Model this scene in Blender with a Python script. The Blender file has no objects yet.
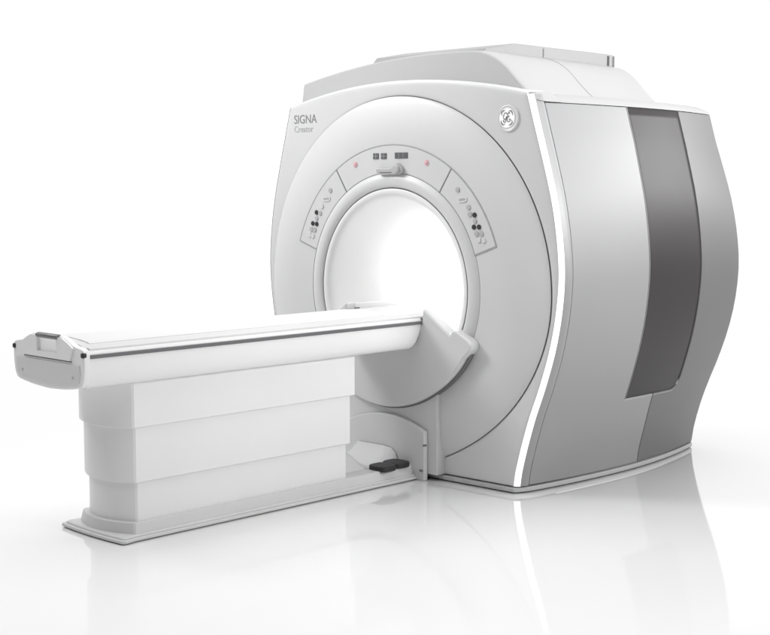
import bpy, bmesh, math
from mathutils import Vector, Matrix
PI = math.pi
sc = bpy.context.scene
COL = sc.collection

# ------------------------------------------------------------------ helpers
def link(o, parent=None):
    COL.objects.link(o)
    if parent is not None:
        o.parent = parent
        o.matrix_parent_inverse = parent.matrix_world.inverted() if False else Matrix.Translation(-Vector(parent.get('org', (0, 0, 0))))
    return o

def empty(name, loc, label, cat):
    o = bpy.data.objects.new(name, None)
    o.location = loc
    o.empty_display_size = .2
    COL.objects.link(o)
    o['org'] = list(loc)
    o['label'] = label; o['category'] = cat
    return o

def mesh_obj(name, verts, faces, m, parent=None, smooth=True, bevel=0, seg=3, solid=0, recalc=True, ang=35, offset=-1):
    me = bpy.data.meshes.new(name)
    bm = bmesh.new()
    vs = [bm.verts.new(v) for v in verts]
    for f in faces:
        try: bm.faces.new([vs[i] for i in f])
        except ValueError: pass
    bmesh.ops.remove_doubles(bm, verts=bm.verts, dist=1e-5)
    if recalc: bmesh.ops.recalc_face_normals(bm, faces=bm.faces)
    bm.to_mesh(me); bm.free()
    if isinstance(m, (list, tuple)):
        for x in m: me.materials.append(x)
    else: me.materials.append(m)
    o = bpy.data.objects.new(name, me)
    link(o, parent)
    if solid:
        s = o.modifiers.new('solid', 'SOLIDIFY'); s.thickness = solid; s.offset = offset; s.use_even_offset = True
    if bevel:
        b = o.modifiers.new('bevel', 'BEVEL'); b.width = bevel; b.segments = seg; b.limit_method = 'ANGLE'
        b.angle_limit = math.radians(32); b.harden_normals = False
    if smooth:
        me.shade_smooth()
        e = o.modifiers.new('wn', 'WEIGHTED_NORMAL') if bevel else None
        if e: e.keep_sharp = True
        else:
            me.set_sharp_from_angle(angle=math.radians(ang))
    return o

def interp(tab, x):
    """monotone-ish cubic through table points"""
    n = len(tab)
    if x <= tab[0][0]: return tab[0][1]
    if x >= tab[-1][0]: return tab[-1][1]
    for i in range(n - 1):
        if tab[i][0] <= x <= tab[i + 1][0]:
            x0, y0 = tab[i]; x1, y1 = tab[i + 1]
            h = x1 - x0; t = (x - x0) / h
            s = (y1 - y0) / h
            m0 = (y1 - tab[i - 1][1]) / (x1 - tab[i - 1][0]) if i > 0 else s
            m1 = (tab[i + 2][1] - y0) / (tab[i + 2][0] - x0) if i < n - 2 else s
            return ((2*t**3 - 3*t*t + 1)*y0 + (t**3 - 2*t*t + t)*h*m0 + (-2*t**3 + 3*t*t)*y1 + (t**3 - t*t)*h*m1)

def prism_y(name, pts, y0, y1, m, parent, bevel=0, seg=3, smooth=True):
    """polygon in xz extruded along y"""
    n = len(pts)
    v = [(p[0], y0, p[1]) for p in pts] + [(p[0], y1, p[1]) for p in pts]
    f = [tuple(range(n)), tuple(range(2*n - 1, n - 1, -1))]
    f += [(i, (i+1) % n, n + (i+1) % n, n + i) for i in range(n)]
    return mesh_obj(name, v, f, m, parent, smooth, bevel, seg)

def prism_z(name, pts, z0, z1, m, parent, bevel=0, seg=3, scale_top=None):
    n = len(pts)
    top = pts if scale_top is None else scale_top
    v = [(p[0], p[1], z0) for p in pts] + [(p[0], p[1], z1) for p in top]
    f = [tuple(range(n)), tuple(range(2*n - 1, n - 1, -1))]
    f += [(i, (i+1) % n, n + (i+1) % n, n + i) for i in range(n)]
    return mesh_obj(name, v, f, m, parent, True, bevel, seg)

def prism_x(name, pts, x0, x1, m, parent, bevel=0, seg=3):
    n = len(pts)
    v = [(x0, p[0], p[1]) for p in pts] + [(x1, p[0], p[1]) for p in pts]
    f = [tuple(range(n)), tuple(range(2*n - 1, n - 1, -1))]
    f += [(i, (i+1) % n, n + (i+1) % n, n + i) for i in range(n)]
    return mesh_obj(name, v, f, m, parent, True, bevel, seg)

def box(name, a, b, m, parent, bevel=0, seg=3):
    return prism_z(name, [(a[0], a[1]), (b[0], a[1]), (b[0], b[1]), (a[0], b[1])], a[2], b[2], m, parent, bevel, seg)

def lathe_y(name, prof, cx, cz, m, parent, seg=192, a0=0, a1=360, ang=35):
    """prof: list of (r, y), revolved about the y-parallel axis through (cx, cz)"""
    full = abs(a1 - a0) >= 360
    k = seg if full else seg + 1
    v, f = [], []
    for i in range(k):
        a = math.radians(a0 + (a1 - a0) * i / seg)
        for r, y in prof: v.append((cx + r*math.cos(a), y, cz + r*math.sin(a)))
    n = len(prof)
    for i in range(seg):
        j = (i + 1) % k
        for q in range(n - 1): f.append((i*n + q, i*n + q + 1, j*n + q + 1, j*n + q))
    return mesh_obj(name, v, f, m, parent, ang=ang)

def ribbon(name, path, w, m, parent, up=(0, -1, 0), h=.0015, closed=False):
    """thin strip following path; w number or function of t; raised along up"""
    n = len(path); v, f = [], []
    P = [Vector(p) for p in path]; U = Vector(up)
    for i, p in enumerate(P):
        a = P[(i-1) % n] if (closed or i > 0) else P[i]
        b = P[(i+1) % n] if (closed or i < n-1) else P[i]
        t = (b - a).normalized()
        s = t.cross(U).normalized()
        ww = w(i/(n-1)) if callable(w) else w
        v += [tuple(p + s*ww/2 + U*h), tuple(p - s*ww/2 + U*h), tuple(p - s*ww/2 - U*h), tuple(p + s*ww/2 - U*h)]
    for i in range(n if closed else n - 1):
        j = (i + 1) % n
        for q in range(4): f.append((4*i + q, 4*i + (q+1) % 4, 4*j + (q+1) % 4, 4*j + q))
    if not closed:
        f += [(0, 1, 2, 3), (4*n-4, 4*n-3, 4*n-2, 4*n-1)]
    return mesh_obj(name, v, f, m, parent)

def smoothstep(a, b, x):
    t = max(0, min(1, (x - a)/(b - a))); return t*t*(3 - 2*t)

# ------------------------------------------------------------------ materials
def mat(name, col, rough=.4, metal=0., spec=.5, emis=None, estr=0, coat=0, var=.03, vscale=3., bump=0., bscale=400, coat_rough=.1):
    m = bpy.data.materials.new(name); m.use_nodes = True
    nt = m.node_tree; b = nt.nodes['Principled BSDF']
    tc = nt.nodes.new('ShaderNodeTexCoord')
    nz = nt.nodes.new('ShaderNodeTexNoise'); nz.inputs['Scale'].default_value = vscale; nz.inputs['Detail'].default_value = 4
    nt.links.new(tc.outputs['Object'], nz.inputs['Vector'])
    mx = nt.nodes.new('ShaderNodeMix'); mx.data_type = 'RGBA'
    nt.links.new(nz.outputs['Fac'], mx.inputs['Factor'])
    mx.inputs['A'].default_value = tuple(c*(1-var) for c in col) + (1,)
    mx.inputs['B'].default_value = tuple(min(1, c*(1+var)) for c in col) + (1,)
    nt.links.new(mx.outputs['Result'], b.inputs['Base Color'])
    rr = nt.nodes.new('ShaderNodeMapRange'); rr.inputs['To Min'].default_value = rough*.92; rr.inputs['To Max'].default_value = min(1, rough*1.08)
    nt.links.new(nz.outputs['Fac'], rr.inputs['Value']); nt.links.new(rr.outputs['Result'], b.inputs['Roughness'])
    b.inputs['Metallic'].default_value = metal
    b.inputs['Specular IOR Level'].default_value = spec
    b.inputs['Coat Weight'].default_value = coat
    b.inputs['Coat Roughness'].default_value = coat_rough
    if emis:
        b.inputs['Emission Color'].default_value = tuple(emis) + (1,); b.inputs['Emission Strength'].default_value = estr
    if bump:
        n2 = nt.nodes.new('ShaderNodeTexNoise'); n2.inputs['Scale'].default_value = bscale
        nt.links.new(tc.outputs['Object'], n2.inputs['Vector'])
        bp = nt.nodes.new('ShaderNodeBump'); bp.inputs['Strength'].default_value = bump; bp.inputs['Distance'].default_value = .001
        nt.links.new(n2.outputs['Fac'], bp.inputs['Height']); nt.links.new(bp.outputs['Normal'], b.inputs['Normal'])
    return m

FRONT = mat('front_paint', (.595, .595, .60), .36, spec=.4, bump=.04)
WHITE = mat('white_plastic', (.78, .78, .78), .35, spec=.4, bump=.04)
TABLE = mat('table_plastic', (.75, .75, .75), .38, spec=.4, bump=.04)
SIDE = mat('silver_paint', (.285, .285, .289), .42, metal=.08, spec=.45, bump=.05, bscale=900)
REAR = mat('grey_silver_paint', (.15, .148, .151), .42, metal=.08, spec=.45, bump=.05, bscale=900)
INSET = mat('dark_inset_panel', (.036, .033, .034), .40, spec=.32)
HOOD = mat('hood_plastic', (.46, .46, .465), .45, spec=.35, bump=.04)
FLANK = mat('hood_flank', (.405, .405, .405), .45, spec=.3, bump=.04)
VENT = mat('vent_plastic', (.29, .29, .292), .45, spec=.35)
HOODW = mat('hood_white', (.72, .72, .72), .4, spec=.4, bump=.04)
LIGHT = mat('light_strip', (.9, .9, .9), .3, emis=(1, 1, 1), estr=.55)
SEAM = mat('seam_grey', (.16, .16, .16), .6)
SEAML = mat('seam_light', (.34, .34, .34), .6)
BORE = mat('bore_liner', (.8, .8, .8), .45, spec=.3)
DARK = mat('dark_rubber', (.02, .02, .022), .5)
GREYD = mat('display_grey', (.12, .12, .125), .3)
GREYM = mat('button_grey', (.42, .42, .43), .4)
GREYL = mat('button_light', (.6, .6, .6), .4)
PINK = mat('red_button', (.62, .36, .40), .4)
PINKR = mat('pink_ring', (.72, .5, .52), .4)
RAIL = mat('rail_grey', (.16, .16, .165), .35, metal=.3)
TEXT = mat('print_grey', (.2, .2, .2), .5)
TEXTL = mat('print_light_grey', (.38, .38, .38), .5)
LEVER = mat('lever_grey', (.42, .42, .42), .4)
GLOW = mat('glow_white', (.9, .9, .9), .3, emis=(1, 1, 1), estr=.12)  # white with a slight added glow, for emblem disc and handle backing
BASE = mat('base_plastic', (.6, .6, .6), .42, spec=.4)

# ------------------------------------------------------------------ gantry form
ZC = .81
Wt = [(0, .685), (.1, .70), (.3, .757), (.45, .812), (.6, .858), (.75, .887), (.9, .898), (1.05, .886), (1.2, .859), (1.35, .818), (1.5, .773), (1.585, .748), (1.7, .712)]
def W(z): return interp(Wt, z)
def bulge(y):
    if y < .6: return .045*(1 - ((y - .6)/.6)**2) if y > 0 else .15*y
    return .045 - .09*((y - .6)/.7)**2
def ztop(x): return 1.702 - .165*x*x
def side_x(y, z):
    return W(z) + bulge(y)*(1 if z < .2 or z > 1.45 else 1 - .45*math.sin(PI*min(1, max(0, (z - .2)/1.25))))
ZT = 1.585      # top edge of the side panels
ZB = .03

M = empty('mri_scanner', (0, .65, 0), 'white and silver MRI scanner with round bore, bright edge strips and dark side panel', 'MRI scanner')

# ---- side panels (both sides)
def grid_panel(name, sgn, m, ys, zs, keep, dz=None, xoff=0., solid=.02, bevel=.004):
    v, f = [], []
    for y in ys:
        for z in zs:
            zz = z + (dz(y, z) if dz else 0)
            v.append((sgn*(side_x(y, zz) + xoff), y, zz))
    n = len(zs)
    for i in range(len(ys)-1):
        for j in range(n-1):
            if keep((ys[i]+ys[i+1])/2, (zs[j]+zs[j+1])/2):
                q = (i*n + j, (i+1)*n + j, (i+1)*n + j + 1, i*n + j + 1)
                f.append(q if sgn > 0 else q[::-1])
    used = sorted({i for q in f for i in q}); mp = {a: b for b, a in enumerate(used)}
    v = [v[i] for i in used]; f = [tuple(mp[i] for i in q) for q in f]
    o = mesh_obj(name, v, f, m, M, True, bevel, 3, solid=solid, recalc=False)
    return o

def lin(a, b, n): return [a + (b - a)*i/n for i in range(n + 1)]
YA, YS, YB, YE = .50, .72, .93, 1.32
ZI = .345
ys = lin(0, YA, 10) + lin(YA, YS, 6)[1:] + lin(YS, .87, 4)[1:] + lin(.87, YB, 8)[1:] + lin(YB, YE, 10)[1:]
zs = lin(ZB, ZI, 8) + lin(ZI, ZT, 34)[1:]
def rise(y):
    r = .055
    if y < YB - r: return 0
    if y <= YB:
        d = y - (YB - r); return r - math.sqrt(max(0, r*r - d*d))
    return r*max(0, 1 - (y - YB)/.15)
def dz(y, z):
    return rise(y)*math.exp(-((z - ZI)/.09)**2)
for s in (1, -1):
    grid_panel('side_panel', s, SIDE, ys, zs, lambda y, z: y < YA - .001 or (y < YS and z < ZI), dz)
    grid_panel('rear_side_panel', s, REAR, ys, zs, lambda y, z: y > YB or (y > YS and z < ZI), dz)
    grid_panel('inset_panel', s, INSET, lin(YA - .01, YB + .01, 14), lin(ZI - .02, ZT, 34), lambda y, z: True, None, -.004, .003, 0)
    # reveal lip around the dark inset: bright chamfer under it
    lipp = []
    for y in lin(YA, YB, 24):
        z = ZI + rise(y) - .003
        lipp.append((s*(side_x(y, z) - .006), y, z))
    ribbon('inset_lip', lipp, .012, HOOD, M, up=(s*.8, 0, .6), h=.003)
    # shadow gap under side-panel seam
    seam = [(s*(side_x(YS, z) + .0), YS, z) for z in lin(ZB + .005, ZI, 12)]
    ribbon('seam', seam, .005, SEAM, M, up=(s, 0, 0), h=.0022)
    lead = [(s*(side_x(YA, z) - .002), YA + .003, z) for z in lin(ZI, ZT, 30)]
    ribbon('seam', lead, .007, SEAM, M, up=(s, 0, 0), h=.002)
    # top chamfer ledge above the side panels
    v, f = [], []
    yy = lin(-.02, YE + .02, 30)
    for y in yy:
        x = side_x(max(y, 0), ZT)
        k = 1
        for dx, z in ((-.004, ZT + .002), (-.010, ZT + .012), (-.03, ZT + .024), (-.075, ZT + .040), (-.16, ZT + .048)):
            v.append((s*(x + dx), y, z))
    n = 5
    for i in range(len(yy)-1):
        for j in range(n-1): f.append((i*n+j, (i+1)*n+j, (i+1)*n+j+1, i*n+j+1))
    mesh_obj('top_ledge', v, f, FLANK, M, ang=60)

def front_y(x, z, r=None):
    """front cover surface depth outside the disc: slightly hollow"""
    return -.047 - .026*max(0, 1 - (x*x)/.8)

# ---- glowing strips on the front corners, each between two painted fillets
SP = [(-.0365, -.0460), (-.0345, -.0490), (-.0305, -.0505), (-.025, -.0500), (-.0165, -.0455), (-.0120, -.0385), (-.0075, -.028), (-.003, -.016), (-.001, -.003), (-.005, .004)]
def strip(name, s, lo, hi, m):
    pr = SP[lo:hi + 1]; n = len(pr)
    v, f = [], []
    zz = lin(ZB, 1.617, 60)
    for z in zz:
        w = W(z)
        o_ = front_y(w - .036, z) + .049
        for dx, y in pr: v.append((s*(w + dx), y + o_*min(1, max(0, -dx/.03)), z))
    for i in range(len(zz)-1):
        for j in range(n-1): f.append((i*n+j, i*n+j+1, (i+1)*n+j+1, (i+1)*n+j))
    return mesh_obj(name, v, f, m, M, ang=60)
for s in (1, -1):
    strip('corner_trim', s, 0, 1, FRONT)
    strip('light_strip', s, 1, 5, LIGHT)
    strip('corner_trim', s, 5, 9, SIDE)

# ---- front cover: polar sheet from disc edge to the outline
def outline_r(a):
    """distance from bore axis to front cover edge in direction a"""
    c, s_ = math.cos(a), math.sin(a)
    lo, hi = .3, 1.4
    for _ in range(40):
        r = (lo + hi)/2
        x, z = r*c, ZC + r*s_
        inside = z > ZB and z < ztop(x) and abs(x) < W(min(z, 1.7)) - .036
        if inside: lo = r
        else: hi = r
    return lo
def disc_r(a):
    d = math.degrees(a) % 360
    if d > 180: d -= 360
    if d < -90: d = -180 - d
    r = .828 if d >= 0 else .828 - .066*smoothstep(0, -65, d)
    return min(r, outline_r(a) - .012)
def seam_k(a):
    d = math.degrees(a) % 360
    if d > 180: d -= 360
    return .12 + .88*(1 - smoothstep(55, 120, abs(d)))
angs = sorted(set([2*PI*i/360 for i in range(360)] + [math.atan2(ztop(.71) - ZC, .71), PI - math.atan2(ztop(.71) - ZC, .71),
        2*PI + math.atan2(ZB - ZC, .66), PI - math.atan2(ZB - ZC, .66)]))
def corner_angs():
    out = []
    zt = 1.612
    for s in (1, -1):
        # upper corner where outline meets arch
        x = W(zt) - .036
        for _ in range(10):
            zt = ztop(x); x = W(zt) - .036
        out.append(math.atan2(zt - ZC, s*x) % (2*PI))
        out.append(math.atan2(ZB - ZC, s*(W(ZB) - .036)) % (2*PI))
    return out
angs = sorted(set([2*PI*i/480 for i in range(480)] + corner_angs()))
def polar(name, m, stations, parent, yfun, rfun0, rfun1, extra=None, ang=35):
    v, f = [], []
    n = len(stations)
    for a in angs:
        r0, r1 = rfun0(a), rfun1(a)
        for t in stations:
            r = r0 + (r1 - r0)*t
            x, z = r*math.cos(a), ZC + r*math.sin(a)
            v.append((x, yfun(a, r, r0, r1), z))
    k = len(angs)
    for i in range(k):
        j = (i+1) % k
        for q in range(n-1): f.append((i*n+q, i*n+q+1, j*n+q+1, j*n+q))
    return mesh_obj(name, v, f, m, parent, ang=ang)
def yf_cover(a, r, r0, r1):
    x, z = r*math.cos(a), ZC + r*math.sin(a)
    d = r1 - r
    edge = math.exp(-d/.006)*.003
    inner = math.exp(-(r - r0)/.004)*.006*seam_k(a)       # small roll-in at the disc seam
    return front_y(x, z) + edge + inner
polar('front_cover', FRONT, [0, .004, .01, .03, .08, .15, .3, .5, .7, .85, .93, .97, .99, 1], M, yf_cover, lambda a: disc_r(a) + .002, outline_r)
def yf_disc(a, r, r0, r1):
    x, z = r*math.cos(a), ZC + r*math.sin(a)
    base = front_y(x, z) - .005
    if r < .63: y = -.10
    else:
        t = (r - .63)/max(.03, (r1 - .63))
        y = -.10 + (base + .10)*(t**1.7)
    y += math.exp(-(r1 - r)/.004)*.006*seam_k(a)
    return y
polar('front_disc', FRONT, [0, .02, .1, .2, .3, .35, .4, .45, .5, .55, .6, .65, .7, .75, .8, .85, .9, .94, .97, .985, .994, 1], M, yf_disc, lambda a: .505, disc_r)
# dark gasket down in the seam
pth = []
for i in range(140):
    a = math.radians(-68 + 185*i/139); r = disc_r(a) + .001
    x, z = r*math.cos(a), ZC + r*math.sin(a)
    pth.append((x, front_y(x, z) + .012, z))
ribbon('seam', pth, .014, SEAML, M, h=.0015)
# top rim of front cover: roll from face back to the hood, white edge
v, f = [], []
xs = lin(-.705, .705, 60); n = 6
for x in xs:
    z = ztop(x)
    for dy, dzv in ((-.040, -.004), (-.0375, .000), (-.032, .0035), (-.015, .005), (.03, .006), (.12, .006)):
        v.append((x, dy - .026*max(0, 1 - x*x/.8)*(1 if dy < 0 else 0), z + dzv))
for i in range(len(xs)-1):
    for j in range(n-1): f.append((i*n+j, (i+1)*n+j, (i+1)*n+j+1, i*n+j+1))
mesh_obj('top_rim', v, f, FRONT, M, ang=60)

# top corner caps joining rim, strips and ledges
for s in (1, -1):
    x = .705
    v = [(s*.700, -.040, ztop(.70) - .006), (s*.700, -.03, ztop(.70)+.002), (s*.700, .01, ztop(.70) + .009), (s*.700, .10, ztop(.70) + .011),
         (s*.742, -.034, ZT + .008), (s*.748, -.02, ZT + .006), (s*.752, .01, ZT + .003), (s*.760, .10, ZT + .003)]
    mesh_obj('corner_cap', v, [(0, 1, 5, 4), (1, 2, 6, 5), (2, 3, 7, 6)], FLANK, M, ang=80)

# ---- bore ring, liner and tube
ring = [(.505, -.097), (.502, -.1005), (.500, -.102), (.498, -.1025), (.494, -.105), (.486, -.109), (.475, -.112), (.463, -.113), (.452, -.111), (.444, -.107), (.4385, -.101), (.4365, -.090)]
lathe_y('bore_ring', ring, 0, ZC, FRONT, M, ang=60)
lathe_y('seam', [(.4375, -.096), (.4335, -.0965), (.4315, -.0955), (.431, -.085)], 0, ZC, SEAM, M, ang=60)
liner = [(.4330, -.099), (.4310, -.1005), (.426, -.1015), (.418, -.1005), (.409, -.096), (.402, -.088), (.396, -.077), (.388, -.055), (.376, -.02), (.361, .02), (.345, .06), (.330, .10), (.316, .14), (.306, .17), (.301, .19)]
lathe_y('bore_flare', liner, 0, ZC, mat('flare_plastic', (.77, .77, .77), .42, spec=.35), M, ang=60)
lathe_y('bore_tube', [(.301, .19), (.299, .195), (.298, .4), (.298, .9), (.30, 1.2), (.34, 1.32), (.40, 1.40)], 0, ZC, BORE, M, ang=60)

# ---- control panels (raised sectors) on the disc
def sector(name, r0, r1, a0, a1, y, m, parent, inset=.003, th=.004):
    pts = []
    n = 40
    da0, da1 = math.degrees(inset/r0), math.degrees(inset/r1)
    for i in range(n+1):
        a = math.radians(a0 + da1 + (a1 - a0 - 2*da1)*i/n); pts.append(((r1-inset)*math.cos(a), ZC + (r1-inset)*math.sin(a)))
    for i in range(n, -1, -1):
        a = math.radians(a0 + da0 + (a1 - a0 - 2*da0)*i/n); pts.append(((r0+inset)*math.cos(a), ZC + (r0+inset)*math.sin(a)))
    v = [(p[0], y, p[1]) for p in pts] + [(p[0], y + th, p[1]) for p in pts]
    k = len(pts); f = []
    for i in range(n): f.append((i, i+1, k-2-i, k-1-i))
    f += [(i, (i+1) % k, k + (i+1) % k, k + i) for i in range(k)]
    return mesh_obj(name, v, f, m, parent, bevel=.0012, seg=2)
def gasket(r0, r1, a0, a1, y, parent, mid=False):
    """thin dark outline around a panel"""
    def arc(r, b0, b1, n=60): return [(r*math.cos(math.radians(b0+(b1-b0)*i/n)), y, ZC + r*math.sin(math.radians(b0+(b1-b0)*i/n))) for i in range(n+1)]
    ribbon('seam', arc(r1, a0, a1), .0042, SEAML, parent, h=.0012)
    ribbon('seam', arc(r0, a0, a1), .0038, SEAML, parent, h=.0012)
def radial(a, r0, r1, y, parent, m=SEAM, w=.0045):
    a = math.radians(a)
    ribbon('seam', [(r0*math.cos(a), y, ZC + r0*math.sin(a)), (r1*math.cos(a), y, ZC + r1*math.sin(a))], w, m, parent, h=.0013)
R0, R1 = .500, .621
AC = [(56.2, 123.7), (123.7, 162), (18.7, 56.2)]
names = ['display_panel', 'control_panel', 'control_panel']
panels = []
for (a0, a1), nm in zip(AC, names):
    p = sector(nm, R0, R1, a0, a1, -.1025, FRONT, M)
    panels.append(p)
gasket(R0, R1, 18.7, 162, -.1012, M)
for a in (18.7, 56.2, 123.7, 162): radial(a, R0, R1, -.1012, M, SEAM if a in (56.2, 123.7) else SEAML)

def disc_y(name, x, z, r, y, th, m, parent, n=24, sx=1., sz=1., bevel=.001):
    pts = [(x + sx*r*math.cos(2*PI*i/n), z + sz*r*math.sin(2*PI*i/n)) for i in range(n)]
    return prism_y(name, pts, y - th, y, m, parent, bevel, 2)
def pol(r, a): a = math.radians(a); return (r*math.cos(a), ZC + r*math.sin(a))
YP = -.1025
lb = [(.572, 132.1, 'm', .011), (.563, 141.2, 'l', .011), (.575, 145.7, 'd', .0105), (.554, 144.6, 'm', .011), (.560, 147.9, 'm', .010), (.570, 151.3, 'd', .0105),
      (.546, 150.2, 'd', .0105), (.567, 154.2, 'm', .011), (.546, 153.4, 'm', .011), (.567, 157.2, 'l', .011), (.546, 156.6, 'l', .011)]
rb = [(.573, 48.4, 'm', .011), (.567, 39.0, 'm', .011), (.555, 36.2, 'm', .011), (.575, 34.5, 'd', .0105), (.563, 32.3, 'm', .010), (.546, 30.4, 'd', .0105),
      (.570, 29.1, 'd', .0105), (.545, 27.2, 'm', .011), (.569, 26.2, 'm', .011), (.546, 24.2, 'l', .011), (.569, 23.1, 'l', .011)]
for lst, p in ((lb, panels[1]), (rb, panels[2])):
    for r, a, k, s in lst:
        x, z = pol(r, a)
        disc_y('button', x, z, s, YP, .004, {'d': DARK, 'm': GREYM, 'l': GREYL}[k], p)
    # small knob plate with legends
    a = 136.7 if p is panels[1] else 43.6
    x, z = pol(.562, a)
    pts = []
    for i in range(32):
        t = 2*PI*i/32
        pts.append((x + .026*abs(math.cos(t))**.6*math.copysign(1, math.cos(t)), z + .012*abs(math.sin(t))**.8*math.copysign(1, math.sin(t)) + .1*(.026*math.cos(t))))
    prism_y('rocker_switch', pts, YP - .003, YP, GREYL, p, .001, 2)
    for q in (-.012, 0, .012):
        disc_y('indicator', x + q, z + .002 + .1*q, .0045, YP - .003, .002, GREYM, p, 12, bevel=0)
DP = panels[0]
for x in (-.093, -.045):
    w, h = .0165, .0128
    d = box('display', (x - w, YP - .003, 1.383 - h), (x + w, YP, 1.383 + h), GREYD, DP, .001, 2)
    g = box('display_divider', (x - .0008, YP - .0034, 1.383 - h + .001), (x + .0008, YP - .0029, 1.383 + h - .001), GREYM, d)
    g = box('display_divider', (x - w + .001, YP - .0035, 1.3822), (x + w - .001, YP - .0028, 1.3838), GREYM, d)
d = box('display', (.022, YP - .003, 1.3715), (.097, YP, 1.397), GREYD, DP, .001, 2)
for x in (.046, .072): box('display_divider', (x - .0007, YP - .0034, 1.373), (x + .0007, YP - .0029, 1.3955), GREYM, d)
for x, z in ((-.221, 1.349), (.207, 1.352)):
    c = lathe_y('stop_button', [(.0001, YP - .006), (.006, YP - .006), (.0085, YP - .0045), (.009, YP)], x, z, PINK, DP, 24)
    lathe_y('button_ring', [(.0095, YP), (.010, YP - .003), (.0125, YP - .003), (.0135, YP)], x, z, PINKR, c, 24)
# alignment lever under the displays
lv = [(-.072, 1.312), (-.062, 1.305), (-.03, 1.301), (.02, 1.303), (.055, 1.303), (.072, 1.308), (.078, 1.320), (.070, 1.336), (.060, 1.343), (.050, 1.352),
      (.042, 1.352), (.034, 1.342), (.022, 1.333), (0, 1.329), (-.04, 1.329), (-.062, 1.331), (-.075, 1.325)]
l = prism_y('lever', lv, YP - .022, YP, LEVER, DP, .006, 3)
disc_y('knob', .050, 1.326, .019, YP - .02, .012, LEVER, l, 24, bevel=.005)
box('slot', (-.05, YP - .0232, 1.310), (.02, YP - .0215, 1.313), GREYD, l)

# ---- writing and emblem on the front cover
def text_obj(name, s, size, loc, m, parent, squeeze=1., ext=.0006, up_tilt=0, shear=0):
    cu = bpy.data.curves.new(name + '_curve', 'FONT'); cu.body = s; cu.size = size; cu.extrude = ext; cu.shear = shear
    cu.space_character = 1.0
    t = bpy.data.objects.new('tmp_text', cu); COL.objects.link(t)
    bpy.context.view_layer.update()
    me = bpy.data.meshes.new_from_object(t.evaluated_get(bpy.context.evaluated_depsgraph_get()))
    bpy.data.objects.remove(t)
    for vv in me.vertices:
        x, y, z = vv.co
        X_, Z_ = loc[0] + x*squeeze, loc[2] + y
        vv.co = (X_, front_y(X_, Z_) - .0004 - z, Z_)
    me.materials.clear(); me.materials.append(m)
    o = bpy.data.objects.new(name, me); link(o, parent); return o
yt = lambda x, z: front_y(x, z) - .0025
text_obj('printed_lettering', 'SIGNA', .056, (-.675, yt(-.60, 1.55) - .001, 1.543), TEXT, M, 1.0)
text_obj('printed_lettering', 'Creator', .041, (-.673, yt(-.6, 1.5) - .001, 1.503), TEXTL, M, 1.0)

lx, lz, ly = .612, 1.524, front_y(.612, 1.524)
badge = lathe_y('logo_badge', [(.0001, ly - .004), (.047, ly - .004), (.050, ly - .0055), (.0535, ly - .0045), (.055, ly + .002)], lx, lz, FRONT, M, 64)
lathe_y('emblem_disc', [(.0001, ly - .0058), (.040, ly - .0058), (.041, ly - .004)], lx - .003, lz + .002, GLOW, badge, 48)
lathe_y('emblem_ring', [(.0385, ly - .0058), (.0385, ly - .0066), (.0405, ly - .0066), (.041, ly - .0055)], lx - .003, lz + .002, WHITE, badge, 48)
for k in range(4):
    a0 = 18 + 90*k
    pts = []
    for i in range(14):
        t = i/13; a = math.radians(a0 + 52*t); r = .031 + .003*math.sin(PI*t)
        if t > .8: r -= (t - .8)*.03
        pts.append((lx - .003 + r*math.cos(a), ly - .006, lz + .002 + r*math.sin(a)))
    ribbon('emblem_swirl', pts, lambda t: .0055*math.sin(PI*min(.92, max(.12, t))) + .001, TEXT, badge, h=.0006)
def stroke(pts, w=.0042):
    out = []
    P = [Vector((p[0], 0, p[1])) for p in pts]; n = 8
    for i in range(len(P)-1):
        p0 = P[max(0, i-1)]; p1 = P[i]; p2 = P[i+1]; p3 = P[min(len(P)-1, i+2)]
        for j in range(n):
            t = j/n
            q = .5*((2*p1) + (p2-p0)*t + (2*p0-5*p1+4*p2-p3)*t*t + (-p0+3*p1-3*p2+p3)*t**3)
            out.append((lx - .003 + q.x, ly - .006, lz + .002 + q.z))
    out.append((lx - .003 + P[-1].x, ly - .006, lz + .002 + P[-1].z))
    ribbon('emblem_letter', out, w, TEXT, badge, h=.0006)
stroke([(.001, .014), (-.004, .020), (-.012, .017), (-.017, .006), (-.015, -.004), (-.008, -.006), (-.002, .002), (.000, .006), (-.003, -.006), (-.006, -.015), (-.012, -.018), (-.018, -.013), (-.013, -.009)])
stroke([(.016, .015), (.011, .021), (.005, .015), (.006, .007), (.012, .005), (.006, .003), (.002, -.005), (.004, -.014), (.012, -.016), (.018, -.010), (.016, -.005), (.011, -.008)])

# ---- base skirt
def plan(off, z):
    pts = []
    yy = lin(0, YE, 20)
    right = [(side_x(y, z) + off, y) for y in yy]
    pts = [(-.66 - off, -.062 - off), (-.3, -.075 - off), (.3, -.075 - off), (.66 + off, -.062 - off)]
    pts += right + [(.55, 1.42 + off), (-.55, 1.42 + off)] + [(-p[0], p[1]) for p in right[::-1]]
    return pts
prism_z('base_skirt', plan(.004, .02), .005, .024, HOOD, M, .004, 2)
prism_z('contact_shadow_foot', plan(-.02, .02), 0, .010, SEAM, M)  # dark inset foot, added to draw the contact shadow below the skirt

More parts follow.
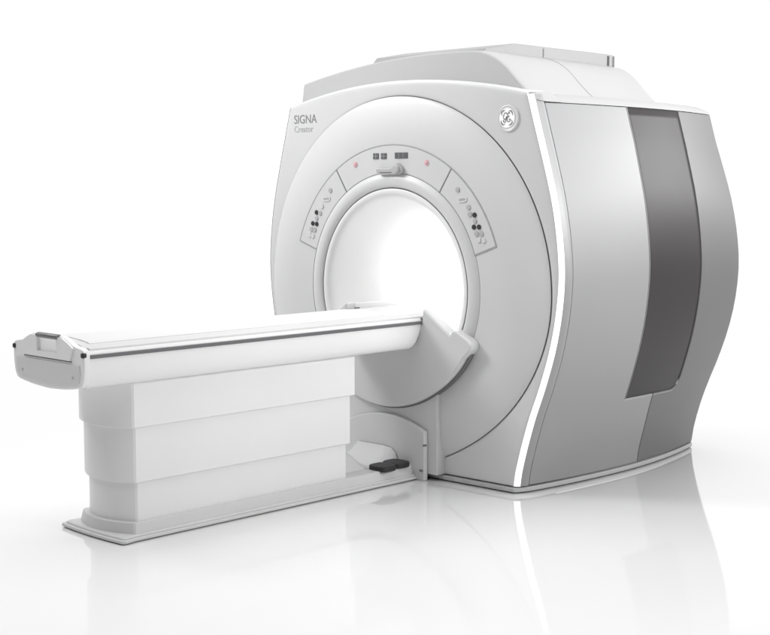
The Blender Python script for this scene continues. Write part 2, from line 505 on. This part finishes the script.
# ---- rear housing (closes the shell) and inner core
v, f = [], []
prof = [(0, ZT)]
zz = lin(ZB, ZT, 24)
def rear_ring(y, off, ztopoff):
    pts = []
    for z in zz: pts.append((side_x(min(y, YE), z) + off, y, z))
    for t in lin(0, 1, 20)[1:-1]:
        x = (side_x(YE, ZT) + off)*(1 - 2*t)
        pts.append((x, y, max(ZT, ztop(x) - .02) + ztopoff))
    for z in zz[::-1]: pts.append((-(side_x(min(y, YE), z) + off), y, z))
    return pts
rings = [rear_ring(YE - .01, -.006, 0), rear_ring(YE + .01, -.006, 0), rear_ring(YE + .05, -.03, -.01), rear_ring(1.42, -.12, -.04), rear_ring(1.44, -.16, -.06)]
k = len(rings[0])
for r in rings: v += r
for i in range(len(rings)-1):
    for j in range(k-1): f.append((i*k+j, (i+1)*k+j, (i+1)*k+j+1, i*k+j+1))
# back face as annulus fan around the bore opening
bi = len(v)
base_i = (len(rings)-1)*k
cnt = k
for j in range(cnt):
    x, y, z = v[base_i + j]
    a = math.atan2(z - ZC, x); v.append((.40*math.cos(a), 1.44, ZC + .40*math.sin(a)))
for j in range(cnt-1): f.append((base_i+j, base_i+j+1, bi+j+1, bi+j))
mesh_obj('rear_cover', v, f, REAR, M, ang=30)
# roof sheet under the hood
v, f = [], []
xs2 = lin(-.73, .73, 24); ys2 = lin(.02, YE, 6)
for y in ys2:
    for x in xs2:
        xx = x*(side_x(y, ZT) - .12)/.73
        v.append((xx, y, max(ZT + .02, ztop(xx) - .012)))
n = len(xs2)
for i in range(len(ys2)-1):
    for j in range(n-1): f.append((i*n+j, (i+1)*n+j, (i+1)*n+j+1, i*n+j+1))
mesh_obj('roof_panel', v, f, HOODW, M, ang=60)

# ---- top hood: arched block with sloping flank
def ztp(x): return 1.823 - .088*((x - .15)/.85)**2 if x < .15 else 1.823 - .004*((x-.15)/.2)**2
top = [(x, ztp(x)) for x in lin(-.70, .34, 26)]
flank = [(.375, 1.816), (.42, 1.803), (.455, 1.789), (.491, 1.768), (.525, 1.742), (.555, 1.713), (.59, 1.680), (.625, 1.650), (.66, 1.625)]
bottom = [(.66, 1.60), (-.715, 1.60)]
hp = [(-.715, 1.64)] + top + flank
def hood_ring(y, k, lift=0, floor_=1.60):
    out = []
    for x, z in hp:
        out.append((x*k, y, z + lift))
    return out
yyh = [.03, .034, .045, .07] + lin(.1, 1.05, 10)
v, f = [], []
for i, y in enumerate(yyh):
    kk = 1 - .10*max(0, (y - .1))/.95
    lift = [-.010, -.004, -.001, 0][i] if i < 4 else 0
    v += hood_ring(y, kk, lift)
n = len(hp)
for i in range(len(yyh)-1):
    for j in range(n-1): f.append((i*n+j, (i+1)*n+j, (i+1)*n+j+1, i*n+j+1))
hood = mesh_obj('top_hood', v, f, FLANK, M, ang=50)
# front face of the hood (grey) and rear closure
def cap(name, y, k, m, lift=0, xm=1):
    v = []; f = []
    for x, z in hp:
        v.append((x*k, y, z + lift)); v.append((x*k, y, 1.60))
    for j in range(len(hp)-1): f.append((2*j, 2*j+1, 2*j+3, 2*j+2))
    return mesh_obj(name, v, f, m, hood, ang=60)
cap('hood_front', .0295, 1.0, HOOD, -.010)
cap('hood_back', 1.05, .9, HOOD)
# left side wall of the hood
v = [(-.715, .03, 1.60), (-.715*.9, 1.05, 1.60), (-.715*.9, 1.05, 1.64), (-.715, .03, 1.64)]
mesh_obj('hood_side', v, [(0, 1, 2, 3)], HOODW, hood)
# flank seam
def hood_pt(i, y): 
    x, z = hp[i]; kk = 1 - .10*max(0, (y - .1))/.95
    return (x*kk, y, z)
idx = list(range(len(hp) - 9, len(hp)))
ribbon('seam', [hood_pt(i, .50) for i in idx], .004, SEAML, hood, up=(.5, 0, .85), h=.0012)
# upper slab
slab = [(-.50, .30), (.35, .30), (.35, 1.03), (-.50, 1.03)]
sl = prism_x('vent_housing', [(.07, 1.79), (.11, 1.832), (.30, 1.866), (1.03, 1.866), (1.03, 1.74), (.07, 1.74)], -.30, .35, VENT, hood, .004, 3)
box('groove', (.345, .497, 1.805), (.3515, .504, 1.858), SEAM, sl)
box('groove', (.345, .985, 1.795), (.352, 1.0, 1.858), DARK, sl)
box('end_post', (.342, 1.035, 1.76), (.358, 1.06, 1.862), HOODW, sl, .003, 2)

# ---- docking apron below the bore
def apron_r(d): return .512 + .018*(1 - smoothstep(24, 62, min(-d, 180 + d)))
arc = []
for i in range(61):
    d_ = -28 - 124*i/60
    a = math.radians(d_)
    r_ = apron_r(d_)
    arc.append((r_*math.cos(a), ZC + r_*math.sin(a)))
ap = [(.232, .741), (.383, .640), (.396, .656), (.406, .661), (.418, .659), (.482, .626), (.498, .613), (.503, .601), (.497, .583), (.484, .570)]
poly = ap + arc[1:-1] + [(-x, z) for x, z in ap[::-1]] + [(-.228, .70), (-.228, .675), (.228, .675), (.228, .70)]
apron = prism_y('docking_apron', poly, -.154, -.096, FRONT, M, .010, 4)
# dark strip behind it, standing in for shade under the apron edge
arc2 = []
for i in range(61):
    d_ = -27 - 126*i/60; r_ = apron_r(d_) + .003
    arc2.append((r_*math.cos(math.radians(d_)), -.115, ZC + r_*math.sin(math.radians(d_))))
ribbon('apron_shadow_rim', arc2, .010, SEAM, apron, h=.012)
disc_y('screw', .226, .534, .0065, -.148, .0015, DARK, apron, 16, bevel=0)
# bridge: shoulders either side of the table inside the bore
for s in (1, -1):
    pts = [(s*.231, .735), (s*.300, .690), (s*.385, .632), (s*.30, .60), (s*.231, .60)]
    prism_y('bridge_rail', pts, -.099, 1.30, WHITE, apron, .004, 2)
box('bridge_slot', (-.212, -.12, .704), (-.200, -.098, .716), SEAM, apron)

# ---- lower front cover behind the pedestal
prism_y('lower_cover', [(-.286, .028), (.286, .028), (.286, .46), (-.286, .46)], -.120, -.06, FRONT, M, .004, 2)
lathe_y('bore_mark', [(.2972, .212), (.2955, .2125), (.2955, .2165), (.2972, .217)], 0, ZC, SEAML, M, 20, 83, 92)

# ------------------------------------------------------------------ patient table
T = empty('patient_table', (0, -.95, 0), 'long white patient table on stepped pedestal with grey side rail, docked to scanner', 'patient table')
YN = -1.795
body = [(.213, .699), (.220, .692), (.222, .686), (.222, .660), (.221, .63), (.217, .60), (.208, .580), (.195, .570), (.10, .560), (0, .556)]
bodyp = body + [(-x, z) for x, z in body[-2::-1]]
nb = len(bodyp)
v, f = [], []
for y in lin(YN, -.20, 20) + [-.185, -.17, -.158, -.15]:
    t = max(0, (y + .20)/.05)
    for x, z in bodyp:
        zz_ = z + max(0, (.66 - z))*(1 - math.sqrt(max(0, 1 - t*t)))
        v.append((x, y, zz_))
ny = len(v)//nb
for i in range(ny-1):
    for j in range(nb-1): f.append((i*nb+j, (i+1)*nb+j, (i+1)*nb+j+1, i*nb+j+1))
f.append(tuple(range(nb))); f.append(tuple((ny-1)*nb + q for q in range(nb)))
f.append((0, nb-1, (ny-1)*nb + nb-1, (ny-1)*nb)) if False else None
for i in range(ny-1): f.append((i*nb, i*nb + nb-1, (i+1)*nb + nb-1, (i+1)*nb))
mesh_obj('table_body', v, f, TABLE, T, ang=40)
# dark side rails
for s in (1, -1):
    pts = [(s*.218, .6875), (s*.2275, .6865), (s*.2275, .6735), (s*.218, .6725)]
    r = prism_y('side_rail', pts, YN + .004, -.150, RAIL, T, .002, 2)
# deck and cushion profile
deck = [(.213, .697), (.211, .705), (.204, .709), (.194, .709), (.188, .703), (.178, .700), (.172, .703), (.160, .712), (.12, .720), (.06, .726), (0, .728)]
dk = deck + [(-x, z) for x, z in deck[-2::-1]] + [(-.19, .69), (.19, .69)]
prism_y('table_deck', dk, YN + .010, .9, mat('deck_laminate', (.56, .56, .56), .4, spec=.35), T, .0015, 2)
pad = [(.150, .708), (.148, .7165), (.14, .7195), (.10, .7255), (0, .7315), (-.10, .7255), (-.14, .7195), (-.148, .7165), (-.150, .708)]
prism_y('mattress', pad, YN + .05, -.30, mat('mattress_vinyl', (.62, .62, .62), .5, spec=.3), T, 0)
# end cap
cap_o = [(.224, .697), (.212, .706), (.176, .711), (.150, .717), (.130, .727), (.100, .740), (.070, .743)]
low = [(.226, .660), (.224, .63), (.219, .600), (.210, .582), (.196, .571), (.10, .558), (0, .5535)]
half = cap_o[::-1] + low
right = half
def soften(p, k=2):
    for _ in range(k):
        q = [p[0]]
        for a_, b_ in zip(p, p[1:]):
            q += [(a_[0]*.75 + b_[0]*.25, a_[1]*.75 + b_[1]*.25), (a_[0]*.25 + b_[0]*.75, a_[1]*.25 + b_[1]*.75)]
        p = q + [p[-1]]
    return p
right = soften(right)
outline = [(x, z) for x, z in right] + [(-x, z) for x, z in right[-2::-1]]
# cap as a sheet with handle opening: outer outline and inner hole bridged
hole = [(.064, .728), (.064, .682), (-.060, .682), (-.060, .728)]
def ring_faces(outer, inner, y0, y1, name, m, parent, bevel=.003):
    no, ni = len(outer), len(inner)
    bm = bmesh.new()
    def loop(pts, y):
        vs = [bm.verts.new((p[0], y, p[1])) for p in pts]
        es = [bm.edges.new((vs[i], vs[(i+1) % len(vs)])) for i in range(len(vs))]
        return vs, es
    for y in (y0, y1):
        o_, eo = loop(outer, y); i_, ei = loop(inner, y)
        bmesh.ops.triangle_fill(bm, use_beauty=True, use_dissolve=True, edges=eo + ei)
        if y == y0: a, b = o_, i_
        else: c, d = o_, i_
    for A, B in ((a, c), (b, d)):
        for q in range(len(A)):
            bm.faces.new((A[q], A[(q+1) % len(A)], B[(q+1) % len(A)], B[q]))
    bmesh.ops.recalc_face_normals(bm, faces=bm.faces)
    me = bpy.data.meshes.new(name); bm.to_mesh(me); bm.free(); me.materials.append(m)
    o = bpy.data.objects.new(name, me); link(o, parent); me.shade_smooth()
    bv = o.modifiers.new('bevel', 'BEVEL'); bv.width = bevel; bv.segments = 2; bv.limit_method = 'ANGLE'; bv.angle_limit = math.radians(40)
    w = o.modifiers.new('wn', 'WEIGHTED_NORMAL')
    return o
endcap = ring_faces(outline, hole, YN - .022, YN + .003, 'end_cap', TABLE, T, .005)
box('handle_glow_backing', (-.060, YN - .013, .682), (.064, YN - .011, .728), GLOW, endcap)  # added glowing backing, stands for brightness seen through the handle opening
# raised handle plate on the end cap
hpz = [(.166, .706), (.147, .662), (-.147, .662), (-.166, .706), (-.130, .724), (-.100, .737), (.100, .737), (.130, .724)]
hpl = ring_faces(hpz, hole, YN - .029, YN - .020, 'handle_plate', TABLE, endcap, .002)
ribbon('seam', [(.150, YN - .0225, .659), (-.150, YN - .0225, .659)], .004, SEAM, endcap, h=.002)
# lower panel
lp = [(.200, .652), (.204, .62), (.198, .594), (.186, .584), (.10, .574), (0, .570)]
lp = lp[:1] + soften(lp[1:])
lpp = lp + [(-x, z) for x, z in lp[-2::-1]]
prism_y('lower_panel', lpp, YN - .026, YN - .018, BASE, endcap, .004, 3)
for s in (1, -1):
    disc_y('screw', s*.160, .606, .005, YN - .026, .0015, GREYM, endcap, 14, bevel=0)
    kx = s*.217
    box('latch', (kx - .009, YN - .027, .677), (kx + .009, YN - .010, .695), DARK, endcap, .005, 3)
# handle grip bar
v, f = [], []
N = 16
for i, x in enumerate((-.058, -.054, .070, .074)):
    rr = .0075 if i in (0, 3) else .0095
    for q in range(N):
        a = 2*PI*q/N; v.append((x, YN - .022 + 1.5*rr*math.cos(a), .738 + rr*math.sin(a)))
for i in range(3):
    for q in range(N): f.append((i*N+q, i*N+(q+1) % N, (i+1)*N+(q+1) % N, (i+1)*N+q))
f += [tuple(range(N)), tuple(3*N + q for q in range(N))]
mesh_obj('handle_grip', v, f, GREYM if False else RAIL, endcap)

# pedestal tiers
def tier_plan(w, yc, bow, yr, r=.005):
    pts = []
    n = 24
    for i in range(n+1):
        x = w - r - (2*(w - r))*i/n
        pts.append((x, yc - bow*(1 - (x/w)**2)))
    left = [(-w, yc + r), (-w, yr)]
    right = [(w, yr), (w, yc + r)]
    c1 = [( w - r + r*math.sin(t), yc + r - r*math.cos(t)*.8) for t in (1.2, .8, .4)]
    c2 = [(-(w - r + r*math.sin(t)), yc + r - r*math.cos(t)*.8) for t in (.4, .8, 1.2)]
    return right + c1 + pts + c2 + left
prism_z('pedestal_cover', tier_plan(.172, -1.585, .055, -.495), .404, .575, TABLE, T, .002, 2)
prism_z('pedestal_cover', tier_plan(.161, -1.573, .053, -.512), .2045, .412, TABLE, T, .002, 2)
prism_z('pedestal_cover', tier_plan(.150, -1.561, .050, -.526), .03, .215, TABLE, T, .002, 2)
# base: collar and plate
cp = tier_plan(.172, -1.588, .052, -.13)
cp2 = tier_plan(.164, -1.580, .052, -.13)
base = prism_z('base_collar', cp, .018, .062, BASE, T, .005, 3, cp2)
pl = [(.193, -.09), (.193, -1.60), (.200, -1.645), (.190, -1.657), (.10, -1.664), (0, -1.667), (-.10, -1.664), (-.190, -1.657), (-.200, -1.645), (-.193, -1.60), (-.193, -.09)]
pl2 = [(x*.955, y*.994) for x, y in pl]
prism_z('base_plate', pl, .004, .016, BASE, T, .004, 3)
prism_z('contact_shadow_foot', [(x*.94, y*.992) for x, y in pl], 0, .008, SEAM, T)  # dark inset sheet painting the contact shadow under the plate
prism_z('base_plate_cover', pl2, .0155, .024, BASE, T, .006, 3, [(x*.93, y*.99) for x, y in pl])
ribbon('base_emblem', [(-.02, -1.628, .0245), (.02, -1.63, .0245)], .010, GREYM, T, up=(0, 0, 1), h=.0006)
# rear foot housing between pedestal and scanner
ar = [(-.236, .0), (.236, .0), (.236, .212)] + [(.236 - .472*i/20, .212 + .054*(1 - (1 - 2*i/20)**2)) for i in range(1, 20)] + [(-.236, .212)]
fh = prism_y('foot_housing', ar, -.146, -.121, FRONT, T, .006, 3)
box('notch', (.2285, -.148, .150), (.2375, -.130, .159), SEAM, fh, .001, 1)
box('latch', (.212, -.152, .040), (.230, -.140, .050), SEAM, fh, .002, 1)
# swooping floor shroud
v, f = [], []
ysw = lin(-.52, -.15, 18)
for y in ysw:
    t = (y + .52)/.37
    h = .145 - .0*t - .075*math.sin(PI*min(1, max(0, (t - .3)/.7)))*.9 - .02*t
    for x, z in ((-.16, .02), (-.16, h), (.0, h), (.045, h - .004), (.070, h - .022), (.088, .062), (.100, .045), (.105, .02)):
        v.append((x, y, z))
n = 8
for i in range(len(ysw)-1):
    for j in range(n-1): f.append((i*n+j, (i+1)*n+j, (i+1)*n+j+1, i*n+j+1))
mesh_obj('floor_shroud', v, f, FRONT, T, ang=50)
# foot pedals
for (cx_, cy_) in ((.140, -.300), (.128, -.205)):
    pts = []
    for i in range(28):
        t = 2*PI*i/28
        pts.append((cx_ + .052*abs(math.cos(t))**.55*math.copysign(1, math.cos(t)), cy_ + .046*abs(math.sin(t))**.55*math.copysign(1, math.sin(t))))
    pd = prism_z('foot_pedal', pts, .058, .082, DARK, T, .006, 3)

# ------------------------------------------------------------------ floor
fm = bpy.data.materials.new('studio_floor'); fm.use_nodes = True
nt = fm.node_tree; b = nt.nodes['Principled BSDF']
tc = nt.nodes.new('ShaderNodeTexCoord'); nz = nt.nodes.new('ShaderNodeTexNoise'); nz.inputs['Scale'].default_value = 1.2
nt.links.new(tc.outputs['Object'], nz.inputs['Vector'])
dif = nt.nodes.new('ShaderNodeBsdfDiffuse'); dif.inputs['Color'].default_value = (.765, .765, .765, 1)
glo = nt.nodes.new('ShaderNodeBsdfGlossy'); glo.inputs['Color'].default_value = (1, 1, 1, 1)
mr = nt.nodes.new('ShaderNodeMapRange'); mr.inputs['To Min'].default_value = .045; mr.inputs['To Max'].default_value = .06
nt.links.new(nz.outputs['Fac'], mr.inputs['Value']); nt.links.new(mr.outputs['Result'], glo.inputs['Roughness'])
ms = nt.nodes.new('ShaderNodeMixShader'); 
FGLOSS = .30
lw = nt.nodes.new('ShaderNodeLayerWeight'); lw.inputs['Blend'].default_value = .5      # Facing = 1 - cos at blend .5
rp = nt.nodes.new('ShaderNodeValToRGB'); cr = rp.color_ramp
cr.elements[0].position = 0; cr.elements[0].color = (.03, .03, .03, 1)
cr.elements[1].position = 1; cr.elements[1].color = (1, 1, 1, 1)
for p_, c_ in ((.68, .035), (.74, .22), (.785, .5), (.85, .64), (.92, .85)):
    e_ = cr.elements.new(p_); e_.color = (c_, c_, c_, 1)
nt.links.new(lw.outputs['Facing'], rp.inputs['Fac'])
nt.links.new(rp.outputs['Color'], ms.inputs[0])
nt.links.new(dif.outputs[0], ms.inputs[1]); nt.links.new(glo.outputs[0], ms.inputs[2])
nt.links.new(ms.outputs[0], nt.nodes['Material Output'].inputs['Surface'])
fl = mesh_obj('floor', [(-40, -40, 0), (40, -40, 0), (40, 40, 0), (-40, 40, 0)], [(0, 1, 2, 3)], fm, None, smooth=False)
fl['kind'] = 'structure'

# ------------------------------------------------------------------ world: white studio sweep behind, dim studio elsewhere
WBASE, WZEN = .10, 2.15
w = bpy.data.worlds.new('World'); sc.world = w; w.use_nodes = True
nt = w.node_tree; bg = nt.nodes['Background']
tc = nt.nodes.new('ShaderNodeTexCoord')
nrm = nt.nodes.new('ShaderNodeVectorMath'); nrm.operation = 'DOT_PRODUCT'; nrm.inputs[1].default_value = (-.698, .716, 0)
nt.links.new(tc.outputs['Generated'], nrm.inputs[0])
def wmap(src, f0, f1, t0, t1):
    mr = nt.nodes.new('ShaderNodeMapRange'); mr.interpolation_type = 'SMOOTHSTEP'
    for k, v_ in (('From Min', f0), ('From Max', f1), ('To Min', t0), ('To Max', t1)): mr.inputs[k].default_value = v_
    nt.links.new(src, mr.inputs['Value']); return mr.outputs['Result']
back = wmap(nrm.outputs['Value'], .35, .75, WBASE, 1.03)
sep = nt.nodes.new('ShaderNodeSeparateXYZ'); nt.links.new(tc.outputs['Generated'], sep.inputs[0])
zen = wmap(sep.outputs['Z'], .62, .9, 0, WZEN)
ad = nt.nodes.new('ShaderNodeMath'); ad.operation = 'ADD'
nt.links.new(back, ad.inputs[0]); nt.links.new(zen, ad.inputs[1])
nt.links.new(ad.outputs[0], bg.inputs['Strength'])
bg.inputs['Color'].default_value = (1, 1, 1, 1)

# ------------------------------------------------------------------ lamps
def area(name, loc, target, sx, sy, power, col=(1, 1, 1), spread=180):
    l = bpy.data.lights.new(name, 'AREA'); l.shape = 'RECTANGLE'; l.size = sx; l.size_y = sy; l.energy = power; l.color = col; l.spread = math.radians(spread)
    o = bpy.data.objects.new(name, l); COL.objects.link(o); o.location = loc
    d = (Vector(target) - Vector(loc)).normalized()
    o.rotation_euler = d.to_track_quat('-Z', 'Y').to_euler()
    return o
area('key_softbox', (-2.3, -2.2, 3.4), (-.15, 0, 1.75), 1.5, 1.5, 27, spread=78)
area('side_softbox', (5.2, 1.2, 2.6), (.85, .45, 1.72), 3.0, 1.1, 30, spread=46)
area('rear_softbox', (4.0, 6.0, 3.1), (.85, .8, 1.85), 3.6, 1.7, 22, spread=58)
for y, e in ((.34, 3.0), (.95, 5)):
    l = bpy.data.lights.new('bore_light', 'POINT'); l.energy = e; l.shadow_soft_size = .05
    o = bpy.data.objects.new('bore_light', l); COL.objects.link(o); o.location = (0.06, y, .93)

# ------------------------------------------------------------------ camera
cam = bpy.data.cameras.new('camera'); co = bpy.data.objects.new('camera', cam); COL.objects.link(co)
cam.sensor_width = 36; cam.lens = 1364.866/770*36; cam.clip_end = 200; cam.clip_start = .05
R = Matrix(((.71569051, -.06647517, .69524682), (.69841757, .06811920, -.71244135), (0, .99546011, .09517969)))
co.matrix_world = Matrix.Translation((4.11858, -4.36274, 1.25)) @ R.to_4x4()
sc.camera = co
sc.view_settings.view_transform = 'Standard'; sc.view_settings.look = 'None'; sc.view_settings.exposure = 0
sc.render.engine = 'CYCLES'
sc.cycles.max_bounces = 8; sc.cycles.diffuse_bounces = 5
